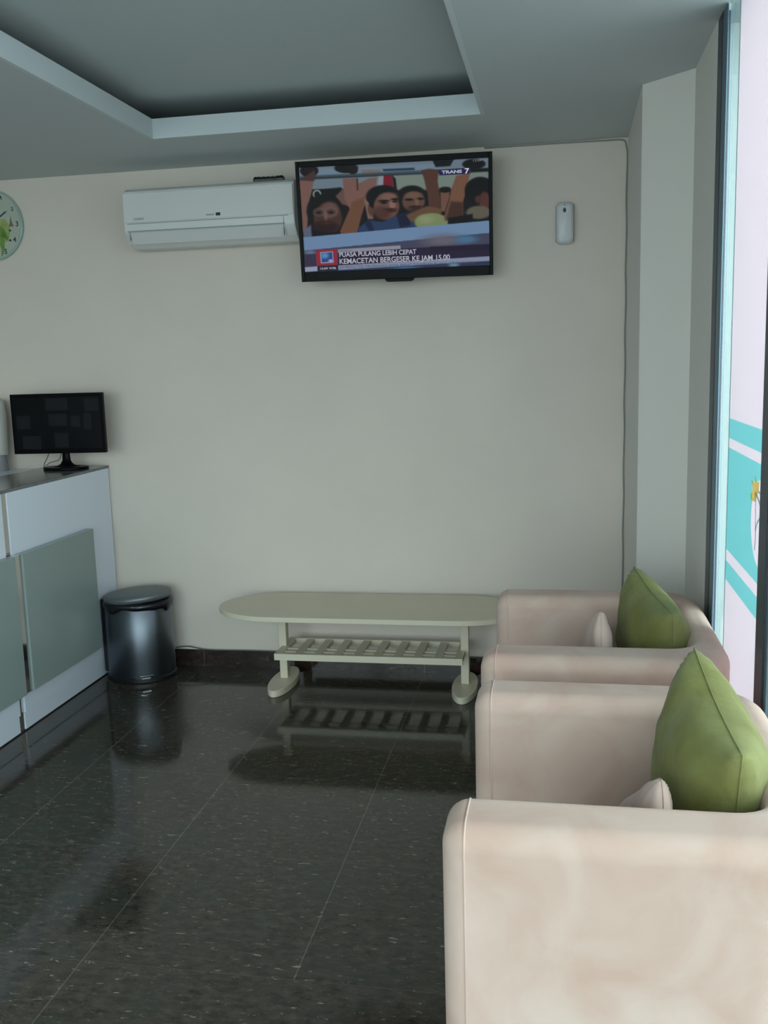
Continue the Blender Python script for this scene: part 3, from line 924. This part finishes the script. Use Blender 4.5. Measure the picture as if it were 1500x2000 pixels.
# ------------------------------------------------------------------ cables
bm = bmesh.new()
tube(bm, smooth_path([(-2.05, 4.700, .105), (-1.98, 4.702, .112), (-1.92, 4.700, .104), (-1.85, 4.700, .097), (-1.6, 4.703, .098), (-1.45, 4.700, .097), (-1.2, 4.700, .094), (-.9, 4.70, .0945), (-.4, 4.70, .0945), (.2, 4.70, .094)]), .003, 6)
tag(finish('power_cord', bm, m_cable, smooth=True), 'thin dark cord lying along the top of the dark baseboard', 'cord')
bm = bmesh.new()
P = [(-.35, 4.712, CZ-.006), (0, 4.712, CZ-.007), (.2, 4.712, CZ-.009), (.285, 4.712, CZ-.012), (.300, 4.712, CZ-.04)]
for i in range(24): P.append((.3055-.0015*(i % 3), 4.712, CZ-.08-i*.104))
tube(bm, smooth_path(P, 4), .0032, 6)
tag(finish('corner_cable', bm, m_cablew, smooth=True), 'thin cable running along the ceiling and down the wall corner', 'cable')

# ------------------------------------------------------------------ armchairs
L, Wd, TA, TBk = .675, .825, .158, .100
HA = .80
def u_outline():
    rc_, ri = .15, .07
    p = [(0, 0)]
    p += [(.2, -.002), (.4, 0)]
    p += ell(L-rc_, rc_, rc_, rc_, 10, -PI/2, 0, True)
    p += ell(L-rc_, Wd-rc_, rc_, rc_, 10, 0, PI/2, True)
    p += [(.4, Wd), (.2, Wd+.002), (0, Wd)]
    p += [(0, Wd-TA), (.2, Wd-TA)]
    p += ell(L-TBk-ri, Wd-TA-ri, ri, ri, 8, PI/2, 0, True)
    p += ell(L-TBk-ri, TA+ri, ri, ri, 8, 0, -PI/2, True)
    p += [(.2, TA), (0, TA)]
    return p
def armchair(x, y, label, rz=0):
    t = thing('armchair', (x, y, 0), label, 'armchair', 'beige suede armchairs beside the window', rz)
    bm = bmesh.new(); prism(bm, u_outline(), .055, HA)
    finish('arms_and_back', bm, m_suede, t, bevel=.044, seg=7, angle=50)
    bm = bmesh.new(); box(bm, .012, L-.06, TA-.02, Wd-TA+.02, .055, .29)
    finish('seat_base', bm, m_suede, t, bevel=.015)
    bm = bmesh.new(); box(bm, -.004, L-TBk-.002, TA+.004, Wd-TA-.004, .292, .435)
    finish('seat_cushion', bm, m_suede, t, bevel=.035, seg=6)
    for a, b in ((0, TA), (Wd-TA, Wd)):
        bm = bmesh.new()
        r = .044
        pts = [(.042, a, .06), (.042, a, HA-r)]
        pts += [(.042, a+r-r*math.cos(t_), HA-r+r*math.sin(t_)) for t_ in [PI/2*i/6 for i in range(1, 7)]]
        pts += [(.042, b-r+r*math.sin(t_), HA-r+r*math.cos(t_)) for t_ in [PI/2*i/6 for i in range(0, 7)]]
        pts += [(.042, b, .06)]
        tube(bm, pts, .0022, 6)
        finish('piping', bm, m_suede2, t, smooth=True)
    for fx, fy in ((.05, .06), (L-.13, .06), (.05, Wd-.06), (L-.13, Wd-.06)):
        bm = bmesh.new(); loft(bm, [[(fx+s*c_, fy+s*d_, z) for c_, d_ in ((-1, -1), (1, -1), (1, 1), (-1, 1))] for z, s in ((0, .018), (.056, .026))])
        finish('foot', bm, m_foot, t)
    return t
ch = armchair(-.205, 1.53, 'nearer beige suede armchair, largest in view, with its arm toward the viewer')
c2 = ch.copy(); COL.objects.link(c2)
c2.location = (-.215, 2.505, 0)
c2['label'] = 'farther beige suede armchair, beside the window near the back wall'
for k in ch.children:
    d = k.copy(); COL.objects.link(d); d.parent = c2

def pillow(name, m, S, T, near, far, lean, label, grp, seed, pull=.085, rnd=.02):
    """near / far: the two upper corners; lean: direction of the lower edge"""
    near, far = Vector(near), Vector(far)
    ux = (far-near).normalized()
    dn = Vector(lean); dn = (dn-ux*dn.dot(ux)).normalized()
    uy = -dn
    uz = ux.cross(uy)
    c = (near+far)/2 + dn*S/2
    N = 36
    bm = bmesh.new()
    grid = {}
    for side in (1, -1):
        for i in range(N+1):
            for j in range(N+1):
                edge = i in (0, N) or j in (0, N)
                if side == -1 and edge:
                    grid[(side, i, j)] = grid[(1, i, j)]; continue
                u, v = 2*i/N-1, 2*j/N-1
                u = math.sin(u*PI/2)*.35+u*.65; v = math.sin(v*PI/2)*.35+v*.65
                x = S/2*u*(1-pull*(1-v*v)**1.0)
                y = S/2*v*(1-pull*(1-u*u)**1.0)
                k_ = 1-rnd*(u*u*v*v)**2
                x *= k_; y *= k_
                h = T/2*(max(0, (1-u*u)*(1-v*v)))**.42
                wr = noise.noise(Vector((u*2.2+seed, v*2.2, side*3)))*.010*min(1, h/.03)
                wr += noise.noise(Vector((u*5+seed, v*5+seed, side)))*.004*min(1, h/.03)
                # radial puckers at the corners
                for cu, cv in ((1, 1), (-1, 1), (1, -1), (-1, -1)):
                    dd = math.hypot(u-cu, v-cv)
                    an = math.atan2(v-cv, u-cu)
                    wr += .003*math.sin(an*13+seed)*math.exp(-(dd/.35)**2)*min(1, h/.012)
                grid[(side, i, j)] = bm.verts.new(ux*x+uy*y+uz*side*(h+wr))
    for side in (1, -1):
        for i in range(N):
            for j in range(N):
                q = [grid[(side, a, b)] for a, b in ((i, j), (i+1, j), (i+1, j+1), (i, j+1))]
                bm.faces.new(q if side == 1 else q[::-1])
    o = finish(name, bm, m, smooth=True)
    o.location = c
    tag(o, label, 'cushion', grp)
    # seam piping
    pts = []
    for i in range(4):
        for k in range(14):
            s_ = 2*k/14-1
            u, v = ((s_, -1), (1, s_), (-s_, 1), (-1, -s_))[i]
            k_ = 1-rnd*(u*u*v*v)**2
            pts.append(k_*ux*(S/2*u*(1-pull*(1-v*v)))+k_*uy*(S/2*v*(1-pull*(1-u*u))))
    bm = bmesh.new(); tube(bm, pts, .0016, 5, closed=True)
    finish('seam', bm, m, o, smooth=True)
    return o
G1, G2 = 'green cushions on the armchairs', 'small beige cushions on the armchairs'
pillow('green_cushion', m_green, .44, .23, (.324, 1.745, .888), (.298, 2.115, .950), (.0, .03, -1), 'large olive green cushion standing in the nearer armchair', G1, 1.3)
pillow('green_cushion', m_green, .42, .21, (.312, 2.735, .878), (.240, 3.105, .925), (.08, .02, -1), 'olive green cushion standing in the farther armchair by the back wall', G1, 4.1)
pillow('beige_cushion', m_suede2, .36, .10, (.196, 1.775, .825), (.120, 2.05, .60), (-.08, -.5, -1), 'small beige cushion leaning in front of the nearer green cushion', G2, 2.2, .05, .10)
pillow('beige_cushion', m_suede2, .34, .10, (.122, 2.79, .875), (.10, 3.09, .73), (-.03, -.3, -1), 'small beige cushion leaning in front of the farther green cushion', G2, 6.2, .05, .10)
